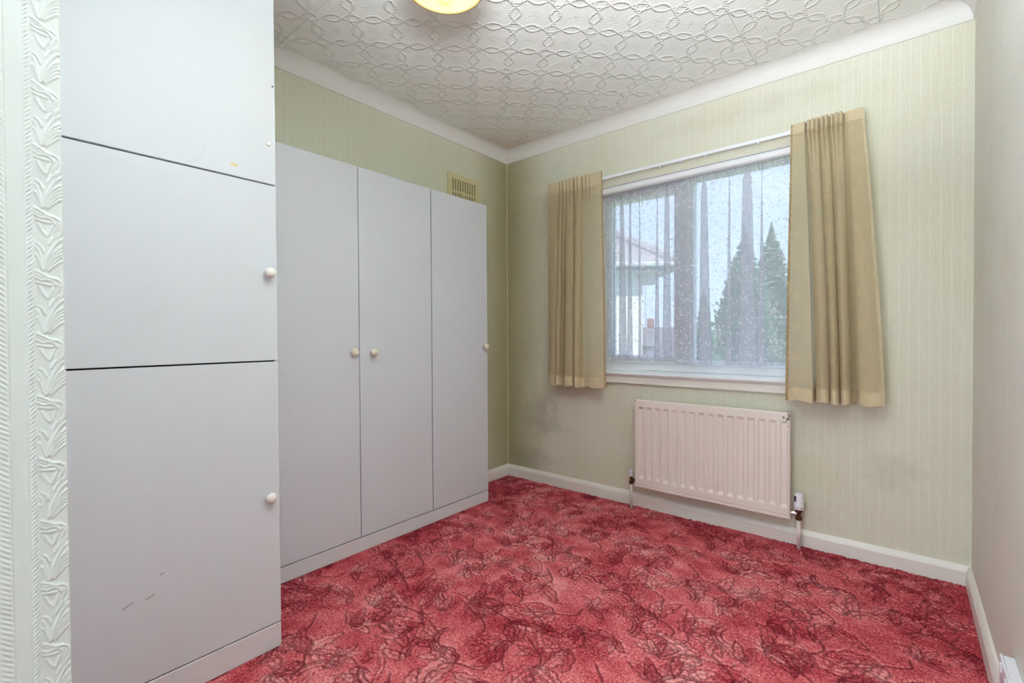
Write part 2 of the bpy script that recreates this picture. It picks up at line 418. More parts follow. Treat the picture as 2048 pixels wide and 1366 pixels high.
# lamp shade fabric and bulb
k = NT('lamp_shade_fabric')
tr = k.n('BsdfTranslucent'); tr.inputs[0].default_value = lin((240, 224, 176)); k.set(lin((236, 216, 164)), 0.8, 0.1)
ms = k.n('MixShader'); ms.inputs[0].default_value = 0.35; k.l(k.p.outputs[0], ms.inputs[1]); k.l(tr.outputs[0], ms.inputs[2]); k.l(ms.outputs[0], k.out.inputs[0])
MAT['shade'] = k.m
k = NT('lit_bulb'); em = k.n('Emission'); em.inputs[0].default_value = lin((255, 236, 190)); em.inputs[1].default_value = 7
k.l(em.outputs[0], k.out.inputs[0]); MAT['bulb'] = k.m
MAT['shade_rim'] = plain('shade_rim_tape', (150, 132, 92), 0.6)

# nib paper, foliage, roof
MAT['emboss'] = paint('white_embossed_paper', (206, 212, 211), 0.6, 0.25, 0.02, 9)
def foliage(name, a, b):
    k = NT(name); P, x, y, z = k.pos(); k.set(k.mix(k.noise(P, 2.5, 4, 0.7), lin(a), lin(b)), 0.8, 0.1); return k.m
MAT['conifer'] = foliage('conifer_needles', (108, 136, 114), (168, 192, 160))
MAT['bush'] = foliage('garden_leaves', (76, 110, 56), (140, 170, 96))
MAT['bark'] = plain('bark', (84, 70, 58), 0.9)
MAT['rooftile'] = foliage('roof_tile_clay', (158, 150, 150), (192, 184, 184))
MAT['farroof'] = foliage('far_roof', (120, 112, 112), (150, 140, 138))
MAT['render'] = paint('white_house_render', (240, 238, 230), 0.8, 0.1, 0.02, 3)
MAT['render_band'] = paint('cream_house_render', (176, 172, 156), 0.85, 0.1, 0.04, 4)
MAT['fascia'] = plain('fascia_board', (132, 136, 134), 0.6)
MAT['soffit'] = plain('soffit_board', (206, 206, 204), 0.6)
MAT['grass'] = foliage('lawn', (82, 112, 58), (120, 146, 80))
MAT['chimney'] = plain('chimney_brick', (150, 104, 84), 0.9)

# ------------------------------------------------------------------ carpet raster (pattern tile), then the floor
RES = 0.0034
TX, TY = 0.9588, 0.8432
NX, NY = round(TX/RES), round(TY/RES)
G = np.zeros((NX, NY)); T = np.zeros((NX, NY))
def local(pts, pad):
    p0 = np.floor((pts.min(0)-pad)/RES).astype(int); p1 = np.ceil((pts.max(0)+pad)/RES).astype(int)
    ix = np.arange(p0[0], p1[0]+1); iy = np.arange(p0[1], p1[1]+1)
    gx, gy = np.meshgrid(ix*RES, iy*RES, indexing='ij')
    return ix % NX, iy % NY, gx, gy
def seg_dist(gx, gy, pts):
    d = np.full(gx.shape, 9.0)
    for a, b in zip(pts[:-1], pts[1:]):
        ab = b-a; L = max(ab@ab, 1e-12)
        t = np.clip(((gx-a[0])*ab[0]+(gy-a[1])*ab[1])/L, 0, 1)
        d = np.minimum(d, np.hypot(gx-a[0]-t*ab[0], gy-a[1]-t*ab[1]))
    return d
def stroke(pts, w=0.0035, amt=1.0):
    w *= 1.12
    pts = np.asarray(pts); ix, iy, gx, gy = local(pts, 4*w)
    d = seg_dist(gx, gy, pts); val = amt*np.exp(-(d/w)**2)
    G[np.ix_(ix, iy)] = np.maximum(G[np.ix_(ix, iy)], val)
def fill(poly, dv):
    poly = np.asarray(poly); ix, iy, gx, gy = local(poly, 0)
    ins = np.zeros(gx.shape, bool); n = len(poly); j = n-1
    for i in range(n):
        xi, yi = poly[i]; xj, yj = poly[j]
        if abs(yj-yi) > 1e-12:
            c = ((yi > gy) != (yj > gy)) & (gx < (xj-xi)*(gy-yi)/(yj-yi)+xi); ins ^= c
        j = i
    sub = T[np.ix_(ix, iy)]; sub[ins] = dv; T[np.ix_(ix, iy)] = sub
def frond(o, ang, L, bend, Wd, lobes, dv):
    t = np.linspace(0, 1, 34); a = ang + bend*t
    sx = o[0]+np.cumsum(np.cos(a))*L/34; sy = o[1]+np.cumsum(np.sin(a))*L/34
    w = Wd*np.sin(PI*np.clip(t, 0.02, 1)**0.8)**0.7*(0.62+0.38*np.abs(np.sin(PI*lobes*t)))
    nx_, ny_ = -np.sin(a), np.cos(a)
    l = np.stack([sx+nx_*w-np.cos(a)*w*.3, sy+ny_*w-np.sin(a)*w*.3], 1); r = np.stack([sx-nx_*w-np.cos(a)*w*.3, sy-ny_*w-np.sin(a)*w*.3], 1)
    fill(np.concatenate([l, r[::-1]]), dv)
    stroke(l, 0.0032, 0.75 if rng.random() < .7 else .4); stroke(r, 0.0032, rng.choice([0.9, 0.55])); stroke(np.stack([sx, sy], 1)[:24], 0.0024, 0.6)
def arc(c, r, a0, a1, grow=0.0, w=0.0032, amt=0.9):
    t = np.linspace(0, 1, 26); a = a0+(a1-a0)*t; rr = r*(1+grow*t)
    stroke(np.stack([c[0]+rr*np.cos(a), c[1]+rr*np.sin(a)], 1), w, amt)
def palmette(c, R, ph):
    """fan of pointed leaves from one stem, with an outer sweep of brush arcs"""
    n = 5
    for i in range(n):
        a0 = ph+(i-(n-1)/2)*.52
        frond(c, a0, R*(1.25-.12*abs(i-2)), (i-2)*.28, R*.20, 2, rng.choice([.20, .12, -.10]))
    for q in (1.38, 1.56): arc(c, R*q, ph-.9+.2*rng.random(), ph+.7, 0, .0028, .55)
def scroll(c, R, ph, sgn):
    for i, q in enumerate((1.0, .80, .62)):
        arc(c, R*q, ph, ph+sgn*(2.7-.3*i), -.18, .0032, .95-.2*i)
    t = np.linspace(0, 1, 40); a = ph+sgn*(2.7+4.2*t); rr = R*.82*(1-.8*t)
    stroke(np.stack([c[0]+rr*np.cos(a), c[1]+rr*np.sin(a)], 1), .003, .85)
spots = []
for i in range(40):
    for _ in range(80):
        c = (rng.random()*TX, rng.random()*TY)
        if all(min(abs(c[0]-q[0]), TX-abs(c[0]-q[0]))**2+min(abs(c[1]-q[1]), TY-abs(c[1]-q[1]))**2 > .108**2 for q in spots): spots.append(c); break
for i, c in enumerate(spots):
    a = rng.random()*2*PI; kind = i % 4
    if kind == 0:
        sg = 1 if i % 8 else -1
        for q in (1.0, .84, .68): arc(c, (.085+.02*rng.random())*q, a, a+sg*(1.9+.5*rng.random()), -.25, .0034, .9)
        for q in range(3): frond((c[0]+.075*math.cos(a+sg*q*.7), c[1]+.075*math.sin(a+sg*q*.7)), a+sg*(q*.7+.5), .10, sg*.9, .022, 3, rng.choice([.16, -.12, .08]))
    elif kind == 1: palmette(c, .070+.03*rng.random(), a)
    else:
        for q in range(4):
            frond(c, a+(q-1.5)*.62, .11+.07*rng.random(), rng.choice([-1, 1])*(.5+.9*rng.random()), .020+.012*rng.random(), 3+q % 3, rng.choice([.18, .12, -.18, -.08]))
        stroke([(c[0]-math.cos(a)*.13*t+.03*math.sin(4*t), c[1]-math.sin(a)*.13*t) for t in np.linspace(0, 1, 14)], .0036, .9)
FX0, FX1, FY0, FY1 = 0.0, W, -2.62, 0.0
nx, ny = int((FX1-FX0)/RES)+1, int((FY1-FY0)/RES)+1
xs = np.linspace(FX0, FX1, nx); ys = np.linspace(FY0, FY1, ny)
XX, YY = np.meshgrid(xs, ys, indexing='ij')
ci = np.floor(XX/TX).astype(int)
ii = np.round((XX % TX)/RES).astype(int) % NX; jj = np.round(((YY+ci*TY*.5) % TY)/RES).astype(int) % NY
g = G[ii, jj]; t_ = T[ii, jj]
ZZ = -0.007*g + rng.normal(0, 0.0009, g.shape)
wd_ = np.minimum(np.minimum(XX-0.2754, W-XX)*1.3, -YY)                   # tone lighter in the middle, darker along the walls
edge_tone = 0.18*np.clip(wd_/0.55, 0, 1)**.8-0.13
lit_e = np.clip(np.roll(g, 2, 1)-g, 0, 1)*0.22                    # painted highlight along one side of each carved line
colr = np.stack([np.clip(0.53+t_*0.85+edge_tone+lit_e, 0, 1), g, g*0, np.ones_like(g)], -1)
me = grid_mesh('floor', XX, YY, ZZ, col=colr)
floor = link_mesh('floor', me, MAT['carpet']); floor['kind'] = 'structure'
fb = B(-0.1, W+0.1, -4.75, 0.1, -0.12, -0.010)
obj('floor_base', fb, MAT['seam'], floor)
fh = B(0.9, W, -4.75, -2.62, -0.010, -0.002)
fho = obj('hall_carpet', fh, MAT['carpet'], floor)

def catmull(P, n):
    P = np.array(P, float); m = len(P)
    Pp = np.vstack([2*P[0]-P[1], P, 2*P[-1]-P[-2]])
    t = np.linspace(0, m-1-1e-9, n); i = t.astype(int); f = (t-i)[:, None]
    p0, p1, p2, p3 = Pp[i], Pp[i+1], Pp[i+2], Pp[i+3]
    return 0.5*((2*p1)+(-p0+p2)*f+(2*p0-5*p1+4*p2-p3)*f**2+(-p0+3*p1-3*p2+p3)*f**3)
# ------------------------------------------------------------------ walls
WX0, WX1, WZ0, WZ1 = 0.735, 1.985, 0.80, 1.99          # window opening
bm = bmesh.new()
box(bm, -0.15, WX0, 0, 0.26, -0.1, H+0.1); box(bm, WX1, W+0.15, 0, 0.26, -0.1, H+0.1)
box(bm, WX0, WX1, 0, 0.26, -0.1, WZ0); box(bm, WX0, WX1, 0, 0.26, WZ1, H+0.1)
wall_back = struct('wall_back', bm, MAT['paper_back'])
bm = B(0.0, 0.006, -0.0016, 0.0, 0.08, H-0.07)
obj('paper_overlap', bm, paint('paper_edge', (226, 224, 190), .6, .2), wall_back)
wall_left = struct('wall_left', B(-0.15, 0, -2.8, 0, -0.1, H+0.1), MAT['paper_left'])
wall_right = struct('wall_right', B(W, W+0.15, -4.75, 0, -0.1, H+0.1), MAT['paper_right'])
NIBX, NIBY, NIBB = 1.5, -2.609, -2.76
bm = B(0, NIBX-0.0012, NIBB, NIBY, 0, H)
wall_rear = struct('wall_rear', bm, MAT['emboss'])
struct('wall_hall', B(0.75, W+0.15, -4.90, -4.70, -0.1, H+0.1), MAT['emboss'])
struct('wall_passage', B(0.75, 0.90, -4.70, NIBB, -0.1, H+0.1), MAT['emboss'])
# window reveal lining (plastered and painted white)
bm = bmesh.new()
box(bm, WX0, WX1, 0.0005, 0.10, WZ1-0.006, WZ1-0.0005)
box(bm, WX0+0.0005, WX0+0.006, 0.0005, 0.10, WZ0, WZ1-0.006); box(bm, WX1-0.006, WX1-0.0005, 0.0005, 0.10, WZ0, WZ1-0.006)
obj('reveal_lining', bm, MAT['coving'], wall_back)

# embossed border paper turning into the doorway, in real relief
PERZ = 0.0752
dz_ = 0.0011; dy_ = 0.0006
zz = np.arange(0.0, 2.395, dz_); yy = np.arange(NIBY-0.062, NIBY+1e-6, dy_)
Zg, Yg = np.meshgrid(zz, yy, indexing='ij')
dist = NIBY - Yg                                        # 0 at corner, grows towards the hall
pz = Zg % PERZ
hgt = np.zeros_like(Zg)
def motif(pts, w, amp):
    """stroke in (u: 0 rope side..1 corner, v: 0 bottom..1 top of a repeat)"""
    global hgt
    pts = np.array(pts, float)
    pts = catmull(pts, 18)
    w *= 1.25
    pts = np.stack([0.0255*(1-pts[:, 0]), pts[:, 1]*PERZ], 1)       # (dist, z)
    zloc = np.arange(0, PERZ, dz_/2); yl = yy
    for sh in (-PERZ, 0, PERZ):
        d = np.full(Zg.shape, 9.0)
        for a, b in zip(pts[:-1], pts[1:]):
            a2 = a+np.array([0, sh]); b2 = b+np.array([0, sh]); ab = b2-a2; L = max(ab@ab, 1e-12)
            t = np.clip(((dist-a2[0])*ab[0]+(pz-a2[1])*ab[1])/L, 0, 1)
            d = np.minimum(d, np.hypot(dist-a2[0]-t*ab[0], pz-a2[1]-t*ab[1]))
        hgt = np.maximum(hgt, amp*np.exp(-(d/w)**2))
for P_ in [([(.30, .02), (.36, .16), (.55, .34), (.80, .50), (1.0, .56)], .0011, 1.0), ([(.34, .04), (.45, .18), (.68, .34), (1.0, .44)], .0011, 1.0),
           ([(.40, .05), (.55, .17), (.78, .27), (1.0, .32)], .0010, .9), ([(.45, .02), (.65, .10), (.85, .17), (1.0, .20)], .0010, .9),
           ([(.31, .03), (.40, .20), (.60, .40), (.82, .57), (.95, .64)], .0008, .9), ([(.38, .04), (.50, .17), (.72, .30), (1.0, .38)], .0008, .9), ([(.42, .03), (.60, .13), (.80, .22), (1.0, .26)], .0008, .85),
           ([(.70, -.11), (.90, -.17), (.95, -.28), (.80, -.40), (.62, -.46), (.50, -.55)], .0010, .8), ([(.60, -.16), (.80, -.20), (.84, -.28), (.70, -.36)], .0008, .7), ([(.05, -.05), (.22, -.09), (.45, -.11), (.62, -.13)], .0008, .8),
           ([(.26, .02), (.18, .14), (.12, .22), (.05, .26)], .0012, .9), ([(.24, .10), (.14, .30), (.06, .38)], .0011, .8), ([(.10, .44), (.22, .40), (.30, .32)], .0010, .8),
           ([(.06, .00), (.25, -.04), (.45, -.09), (.70, -.11)], .0013, 1.0), ([(.05, -.10), (.20, -.14), (.42, -.13), (.60, -.16), (.70, -.22)], .0012, 1.0), ([(.08, -.18), (.30, -.20), (.55, -.21)], .0011, .9),
           ([(.15, -.25), (.25, -.34), (.42, -.42), (.52, -.34), (.60, -.26)], .0012, .8), ([(.72, .66), (.78, .74), (.92, .80), (1.0, .78)], .0011, .8), ([(.70, .60), (.86, .64), (1.0, .66)], .0011, .8)]:
    motif(*P_)
hgt *= (dist < 0.0275)
rope = np.exp(-((dist-0.0298)/0.0021)**2)*(0.55+0.45*np.sin((Zg+dist*1.2)*2*PI/0.0052))
rope2 = np.exp(-((dist-0.0545)/0.0042)**2)*(0.55+0.45*np.sin((Zg-dist*.8+.001*np.sin(Zg*60))*2*PI/0.0060))
ribs = 0.035*np.sin(Zg*2*PI/0.0032+2*np.sin(Zg*90))*((dist > 0.0335) & (dist < 0.0475)) - 0.35*np.exp(-((dist-0.0490)/0.0010)**2) - 0.2*np.exp(-((dist-0.0332)/0.0009)**2)
hh_ = (np.maximum(np.maximum(hgt, rope), rope2)+ribs)*0.0015
rc = 0.004                                              # rounded corner towards the room
Xn = NIBX + hh_ - np.where(dist < rc, rc-np.sqrt(np.clip(rc**2-(rc-dist)**2, 0, None)), 0)*0.8
me = grid_mesh('embossed_border', Xn, Yg, Zg, flip=True)
bord = link_mesh('embossed_border', me, MAT['emboss'], wall_rear)

# ceiling slab + tiles
ceil = struct('ceiling', B(-0.1, W+0.1, -4.75, 0.1, H+0.004, H+0.12), MAT['seam'])
TS = 0.485
tiles = {}
x_edges = [0.0, 0.263, 0.748, 1.2325, 1.7195, 2.2105, W]
y_edges = [0.0, -0.265, -0.745, -1.222, -1.70, -2.185, -2.609]
for i in range(6):
    for j in range(6):
        xa, xb = x_edges[i], x_edges[i+1]; ya, yb = y_edges[j+1], y_edges[j]
        key = (round(xb-xa, 4), round(yb-ya, 4))
        if key not in tiles:
            bm = bmesh.new(); box(bm, 0.0006, xb-xa-0.0006, 0.0006, yb-ya-0.0006, 0, 0.006, 0.0012, 1)
            m_ = bpy.data.meshes.new('ceiling_tile'); bm.to_mesh(m_); bm.free(); m_.materials.append(MAT['tile']); tiles[key] = m_
        o = bpy.data.objects.new('ceiling_tile', tiles[key]); C.objects.link(o); o.parent = ceil
        o.location = (xa, ya, H - random.choice([0, 0.0004, 0.0008]))
obj('hall_ceiling', B(0.9, W, -4.75, -2.609, H, H+0.004), MAT['coving'], ceil)

# coving, mitred at the corners
CR = 0.0712
def coving(name, fn, a, b, ma, mb, closed=True):
    """fn(p_out, z, s): p_out from wall; ends a,b along wall shifted by mitre ma*p, mb*p"""
    prof = [(0.0, H-CR-0.003), (0.006, H-CR-0.003)]
    for i in range(13):
        t = i/12*PI/2
        prof.append((0.006+(CR-0.006)*(1-math.cos(t)), H-CR+CR*math.sin(t)*0.985))
    prof += [(CR+0.003, H-0.0005), (0.0, H-0.0005)]
    bm = bmesh.new()
    A = [bm.verts.new(fn(p, z, a+ma*p)) for p, z in prof]; Bq = [bm.verts.new(fn(p, z, b+mb*p)) for p, z in prof]
    n = len(prof)
    for i in range(n): bm.faces.new((A[i], A[(i+1) % n], Bq[(i+1) % n], Bq[i]))
    bm.faces.new(A); bm.faces.new(Bq); bmesh.ops.recalc_face_normals(bm, faces=bm.faces[:])
    return struct(name, bm, MAT['coving'])
coving('trim_1', lambda p, z, s_: (s_, -p, z), 0.0, W, 1, -1)
coving('trim_2', lambda p, z, s_: (p, -s_, z), 0.0, 1.985, 1, 0)
coving('trim_3', lambda p, z, s_: (W-p, -s_, z), 0.0, 2.60, 1, 0)

# skirting boards
def skirt(name, fn, a, b, ma, mb, hs=0.079, th=0.018):
    prof = [(0, -0.006), (th, -0.006), (th, hs-0.024), (th-0.003, hs-0.016), (0.008, hs-0.004), (0.004, hs), (0, hs)]
    bm = bmesh.new()
    A = [bm.verts.new(fn(p, z, a+ma*p)) for p, z in prof]; Bq = [bm.verts.new(fn(p, z, b+mb*p)) for p, z in prof]
    n = len(prof)
    for i in range(n): bm.faces.new((A[i], A[(i+1) % n], Bq[(i+1) % n], Bq[i]))
    bm.faces.new(A); bm.faces.new(Bq); bmesh.ops.recalc_face_normals(bm, faces=bm.faces[:])
    return struct(name, bm, MAT['gloss'])
skirt('baseboard_back', lambda p, z, s_: (s_, -p, z), 0.0, W, 1, -1)
skirt('baseboard_left', lambda p, z, s_: (p, -s_, z), 0.0, 0.514, 1, 0)
skirt('baseboard_right', lambda p, z, s_: (W-p, -s_, z), 0.0, 2.60, 1, 0)

# ------------------------------------------------------------------ window
win = bpy.data.objects.new('window_1', None); C.objects.link(win); win.location = ((WX0+WX1)/2, 0.1, WZ0); win['kind'] = 'structure'
def frame_rect(bm, x0, x1, z0, z1, w, y0, y1, bev=0.003):
    box(bm, x0, x0+w, y0, y1, z0, z1, bev); box(bm, x1-w, x1, y0, y1, z0, z1, bev)
    box(bm, x0+w, x1-w, y0, y1, z1-w, z1, bev); box(bm, x0+w, x1-w, y0, y1, z0, z0+w, bev)
bm = bmesh.new()
FZ0, FZ1 = 0.822, WZ1
frame_rect(bm, WX0, WX1, FZ0, FZ1, 0.045, 0.10, 0.165)
box(bm, 1.288, 1.345, 0.10, 0.165, FZ0+0.045, FZ1-0.045, 0.003)
obj('window_frame', bm, MAT['upvc'], win)
bm = bmesh.new(); frame_rect(bm, 0.776, 1.288, 0.8665, 1.945, 0.050, 0.088, 0.15, 0.005)
cas = obj('casement', bm, MAT['upvc'], win)
bm = bmesh.new(); box(bm, 0.80, 1.25, 0.122, 0.126, 0.89, 1.92); obj('pane', bm, MAT['glass'], cas)
bm = bmesh.new(); frame_rect(bm, 1.338, 1.945, 0.862, 1.950, 0.014, 0.094, 0.14, 0.003)
bead = obj('glazing_bead', bm, MAT['upvc'], win)
bm = bmesh.new(); box(bm, 1.346, 1.938, 0.122, 0.126, 0.872, 1.945); obj('pane', bm, MAT['glass'], win)
bm = bmesh.new(); box(bm, 1.243, 1.259, 0.081, 0.090, 1.075, 1.115, 0.002); box(bm, 1.246, 1.256, 0.0785, 0.084, 1.095, 1.20, 0.002)
obj('handle', bm, plain('grey_handle', (120, 124, 130), .4, .5), cas)
prof = [(0.012, 1.9835), (0.006, 1.981), (0.004, 1.972), (0.005, 1.956), (0.010, 1.949), (0.020, 1.946), (0.040, 1.946), (0.040, 1.9835)]
bm = sweep(bmesh.new(), prof, WX0+0.0065, WX1-0.0065, lambda p, q, t: (t, p, q))
obj('head_batten', bm, MAT['upvc'], win)
# sill with nosing and moulded apron
prof = [(0.10, 0.8215), (-0.022, 0.817), (-0.031, 0.812), (-0.033, 0.806), (-0.030, 0.799), (-0.020, 0.796), (-0.001, 0.796), (-0.001, 0.80), (0.10, 0.80)]
bm = sweep(bmesh.new(), prof, WX0-0.03, WX1+0.03, lambda p, q, t: (t, p, q))
# keep the part of the board inside the reveal within the opening
obj('sill_board', bm, MAT['upvc'], win)
prof = [(0, 0.796), (-0.019, 0.796), (-0.019, 0.790), (-0.014, 0.786), (-0.013, 0.757), (-0.018, 0.753), (-0.018, 0.747), (-0.008, 0.744), (0, 0.744)]
bm = sweep(bmesh.new(), prof, WX0-0.02, WX1+0.02, lambda p, q, t: (t, p-0.0002, q))
obj('sill_apron', bm, MAT['gloss'], win)

# ------------------------------------------------------------------ fitted wardrobe
def knob(parent, x, y, z, mat, R=0.019):
    bm = bmesh.new()
    lathe(bm, [(R*.45, 0), (R*.40, .010), (R*.62, .014), (R*.97, .019), (R, .024), (R*.86, .030), (R*.45, .0335), (R*.1, .0345)], (x, y, z), 'X', 24)
    return obj('knob', bm, mat, parent, smooth=True)
WD, WTOP = 0.2754, 1.864
wa = thing('wardrobe', 'low white three-door fitted wardrobe standing against the left wall under the vent', 'wardrobe', (0.14, -1.25, 0))
bm = bmesh.new(); box(bm, 0.001, WD-0.020, -1.986, -0.522, 0, WTOP-0.004, 0.001, 1)
obj('carcass', bm, MAT['white'], wa)
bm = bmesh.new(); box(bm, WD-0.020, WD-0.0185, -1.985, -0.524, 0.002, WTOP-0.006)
obj('shadow_board', bm, MAT['dark_gap'], wa)  # dark sheet added behind the doors as gap shade
obj('plinth', B(WD-0.0185, WD, -1.986, -0.5195, 0, 0.066, 0.0015, 1), MAT['plinth'], wa)
for (ya, yb, ky, kz) in ((-1.89, -1.4295, -1.465, 0.972), (-1.4255, -0.9765, -1.358, 0.969), (-0.9695, -0.5195, -0.551, 0.978)):
    d = obj('door', B(WD-0.018, WD, ya, yb, 0.0715, WTOP, 0.0014, 2), MAT['white'], wa)
    knob(d, WD-0.0005, ky, kz, MAT['knob_cream'])
obj('filler_panel', B(WD-0.018, WD-0.002, -1.986, -1.893, 0.0715, WTOP, 0.001, 1), MAT['white'], wa)

# ------------------------------------------------------------------ tall cupboard
CD, CY0, CY1 = 0.6762, -2.606, -1.9896
cu_ = thing('tall_cupboard', 'tall white built-in cupboard with three stacked doors nearest the doorway', 'cupboard', (0.34, -2.3, 0))
obj('carcass', B(0.001, CD-0.021, CY0, CY1-0.0015, 0, H-0.002, 0.001, 1), MAT['white'], cu_)
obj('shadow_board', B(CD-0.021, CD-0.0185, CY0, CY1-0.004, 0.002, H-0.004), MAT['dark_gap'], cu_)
obj('plinth', B(CD-0.0185, CD, CY0, CY1, 0, 0.0805, 0.0015, 1), MAT['plinth'], cu_)
zs = [0.0848, 0.9665, 1.5526, H-0.003]
doors = []
for i in range(3):
    doors.append(obj('door', B(CD-0.018, CD, CY0, CY1, zs[i]+(0.0024 if i else 0), zs[i+1]-0.0024, 0.0014, 2), MAT['white'], cu_))
knob(doors[0], CD-0.0005, -2.025, 0.516, MAT['knob_white'], 0.017)
knob(doors[1], CD-0.0005, -2.020, 1.259, MAT['knob_white'], 0.017)
obj('screw_cap', lathe(bmesh.new(), [(0.0075, 0), (0.0075, 0.002), (0.005, 0.0034), (0.001, 0.0038)], (CD, -2.012, 1.686), 'X', 16), MAT['knob_white'], doors[2], smooth=True)
obj('screw_hole', lathe(bmesh.new(), [(0.0028, 0), (0.0028, 0.0005)], (CD, -1.997, 1.881), 'X', 12), MAT['hole'], doors[2])
bm = bmesh.new(); box(bm, CD, CD+0.0004, -2.127, -2.107, 1.585, 1.593)
bmesh.ops.rotate(bm, verts=bm.verts[:], cent=(CD, -2.115, 1.589), matrix=Matrix.Rotation(-0.2, 3, 'X'))
obj('tape_scrap', bm, MAT['tape'], doors[2])
for (ya, za, yb, zb) in ((-2.36, 0.315, -2.338, 0.324), (-2.325, 0.372, -2.315, 0.376), (-2.41, 0.310, -2.385, 0.322)):
    bm = bmesh.new(); tube(bm, [(CD+0.0002, ya, za), (CD+0.0002, yb, zb)], 0.0008, 5)
    obj('scratch', bm, MAT['mark'], doors[0])

# ------------------------------------------------------------------ air vent
ve = thing('air_vent', 'square yellowed plastic air vent on the left wall, behind the wardrobe top', 'vent', (0, -0.454, 1.98))
V0, V1, VZ0, VZ1 = -0.599, -0.308, 1.84, 2.118
obj('duct_back', B(0.0005, 0.0015, V0+0.02, V1-0.02, VZ0+0.02, VZ1-0.02), MAT['vent_dark'], ve)
bm = bmesh.new()
fw = 0.034
box(bm, 0.0, 0.012, V0, V0+fw, VZ0, VZ1, 0.002, 1); box(bm, 0.0, 0.012, V1-fw, V1, VZ0, VZ1, 0.002, 1)
box(bm, 0.0, 0.012, V0+fw, V1-fw, VZ1-fw, VZ1, 0.002, 1); box(bm, 0.0, 0.012, V0+fw, V1-fw, VZ0, VZ0+fw, 0.002, 1)
obj('vent_frame', bm, MAT['vent'], ve)
ZM = 2.004
bm = B(0.001, 0.011, V0+fw, V1-fw, ZM-0.006, ZM+0.006, 0.001, 1)
obj('cross_bar', bm, MAT['vent'], ve)
bm = bmesh.new(); lathe(bm, [(0.017, 0), (0.017, 0.0112), (0.012, 0.013), (0.004, 0.0125)], (0.0005, -0.458, ZM-0.004), 'X', 16); obj('centre_boss', bm, MAT['vent'], ve)
sw = (V1-V0-2*fw)/10
slat_me = None
for i in range(11):
    yc = V0+fw+i*sw
    w_ = 0.0058
    o = obj('slat', B(0.001, 0.0105, yc-w_, yc+w_, VZ0+fw-0.002, VZ1-fw+0.002, 0.0008, 1), MAT['vent'], ve)

# ------------------------------------------------------------------ radiator
RX0, RX1, RZ0, RZ1, RY = 1.064, 1.872, 0.140, 0.662, -0.088
ra = thing('radiator', 'white panel radiator with sixteen flutes and a rusty chipped corner under the window', 'radiator', ((RX0+RX1)/2, -0.05, RZ0))
nxr, nzr = 420, 90
xs = np.linspace(RX0, RX1, nxr); zs_ = np.concatenate([np.linspace(RZ0, RZ0+0.09, 30), np.linspace(RZ0+0.09, RZ1-0.09, 24)[1:-1], np.linspace(RZ1-0.09, RZ1, 30)])
Xr, Zr = np.meshgrid(xs, zs_, indexing='ij')
pitch_ = 0.0494; ph = (Xr-1.0855)/pitch_
fr = ph-np.floor(ph)
inside = (ph > 0.0) & (ph < 16.0)
trap = np.clip((np.abs(fr-0.40)-0.22)/0.12, 0, 1); trap = trap*trap*(3-2*trap)      # 0 in the raised flute, 1 in the groove
flute = np.where(inside, 1-trap, 0)
endw = np.clip((Zr-(RZ0+0.052))/0.022, 0, 1)*np.clip(((RZ1-0.040)-Zr)/0.016, 0, 1)
endw = endw*endw*(3-2*endw)
edge = np.minimum(np.minimum(Xr-RX0, RX1-Xr), np.minimum(Zr-RZ0, RZ1-Zr))
rnd = 0.004*(1-np.sqrt(np.clip(1-(1-np.clip(edge/0.005, 0, 1))**2, 0, 1)))
seam = 0.0032*np.exp(-((Zr-(RZ0+0.017))/0.0016)**2)+0.0030*np.exp(-((Xr-(RX1-0.011))/0.0014)**2)
Yr = RY + rnd + seam + 0.0085*flute*endw
me = grid_mesh('front_panel', Xr-ra.location.x, Yr-ra.location.y, Zr-ra.location.z, flip=True)
pan = link_mesh('front_panel', me, MAT['radiator'], ra)
obj('back_panel', B(RX0+0.0005, RX1-0.0005, RY+0.0098, RY+0.026, RZ0+0.001, RZ1-0.001, 0.002, 1), MAT['radiator'], ra)
bm = bmesh.new(); box(bm, RX0+0.05, RX1-0.05, RY+0.026, RY+0.05, RZ0+0.05, RZ1-0.05, 0.002, 1); obj('convector', bm, MAT['radiator'], ra)
for bx in (RX0+0.12, RX1-0.15):
    obj('wall_bracket', B(bx, bx+0.03, RY+0.046, -0.0002, RZ0+0.08, RZ1-0.03, 0.001, 1), MAT['pipe'], ra)
VY = -0.062
# lockshield side
px = 1.030
obj('pipe', tube(bmesh.new(), [(px, VY, -0.006), (px, VY, 0.150)], 0.0075, 14), MAT['pipe'], ra, smooth=True)
bm = bmesh.new(); lathe(bm, [(0.009, 0.143), (0.0135, 0.147), (0.0135, 0.160), (0.009, 0.163), (0.009, 0.192), (0.012, 0.193)], (px, VY, 0), 'Z', 14)
lathe(bm, [(0.008, 0), (0.008, 0.036)], (px, VY, 0.171), 'X', 12); lathe(bm, [(0.012, 0.016), (0.012, 0.026)], (px, VY, 0.171), 'X', 6)
lv = obj('valve_body', bm, MAT['brass'], ra)
obj('valve_cap', lathe(bmesh.new(), [(0.0105, 0.190), (0.0115, 0.194), (0.0115, 0.222), (0.0125, 0.226), (0.011, 0.231), (0.003, 0.232)], (px, VY, 0), 'Z', 18), MAT['plastic'], ra, smooth=True)
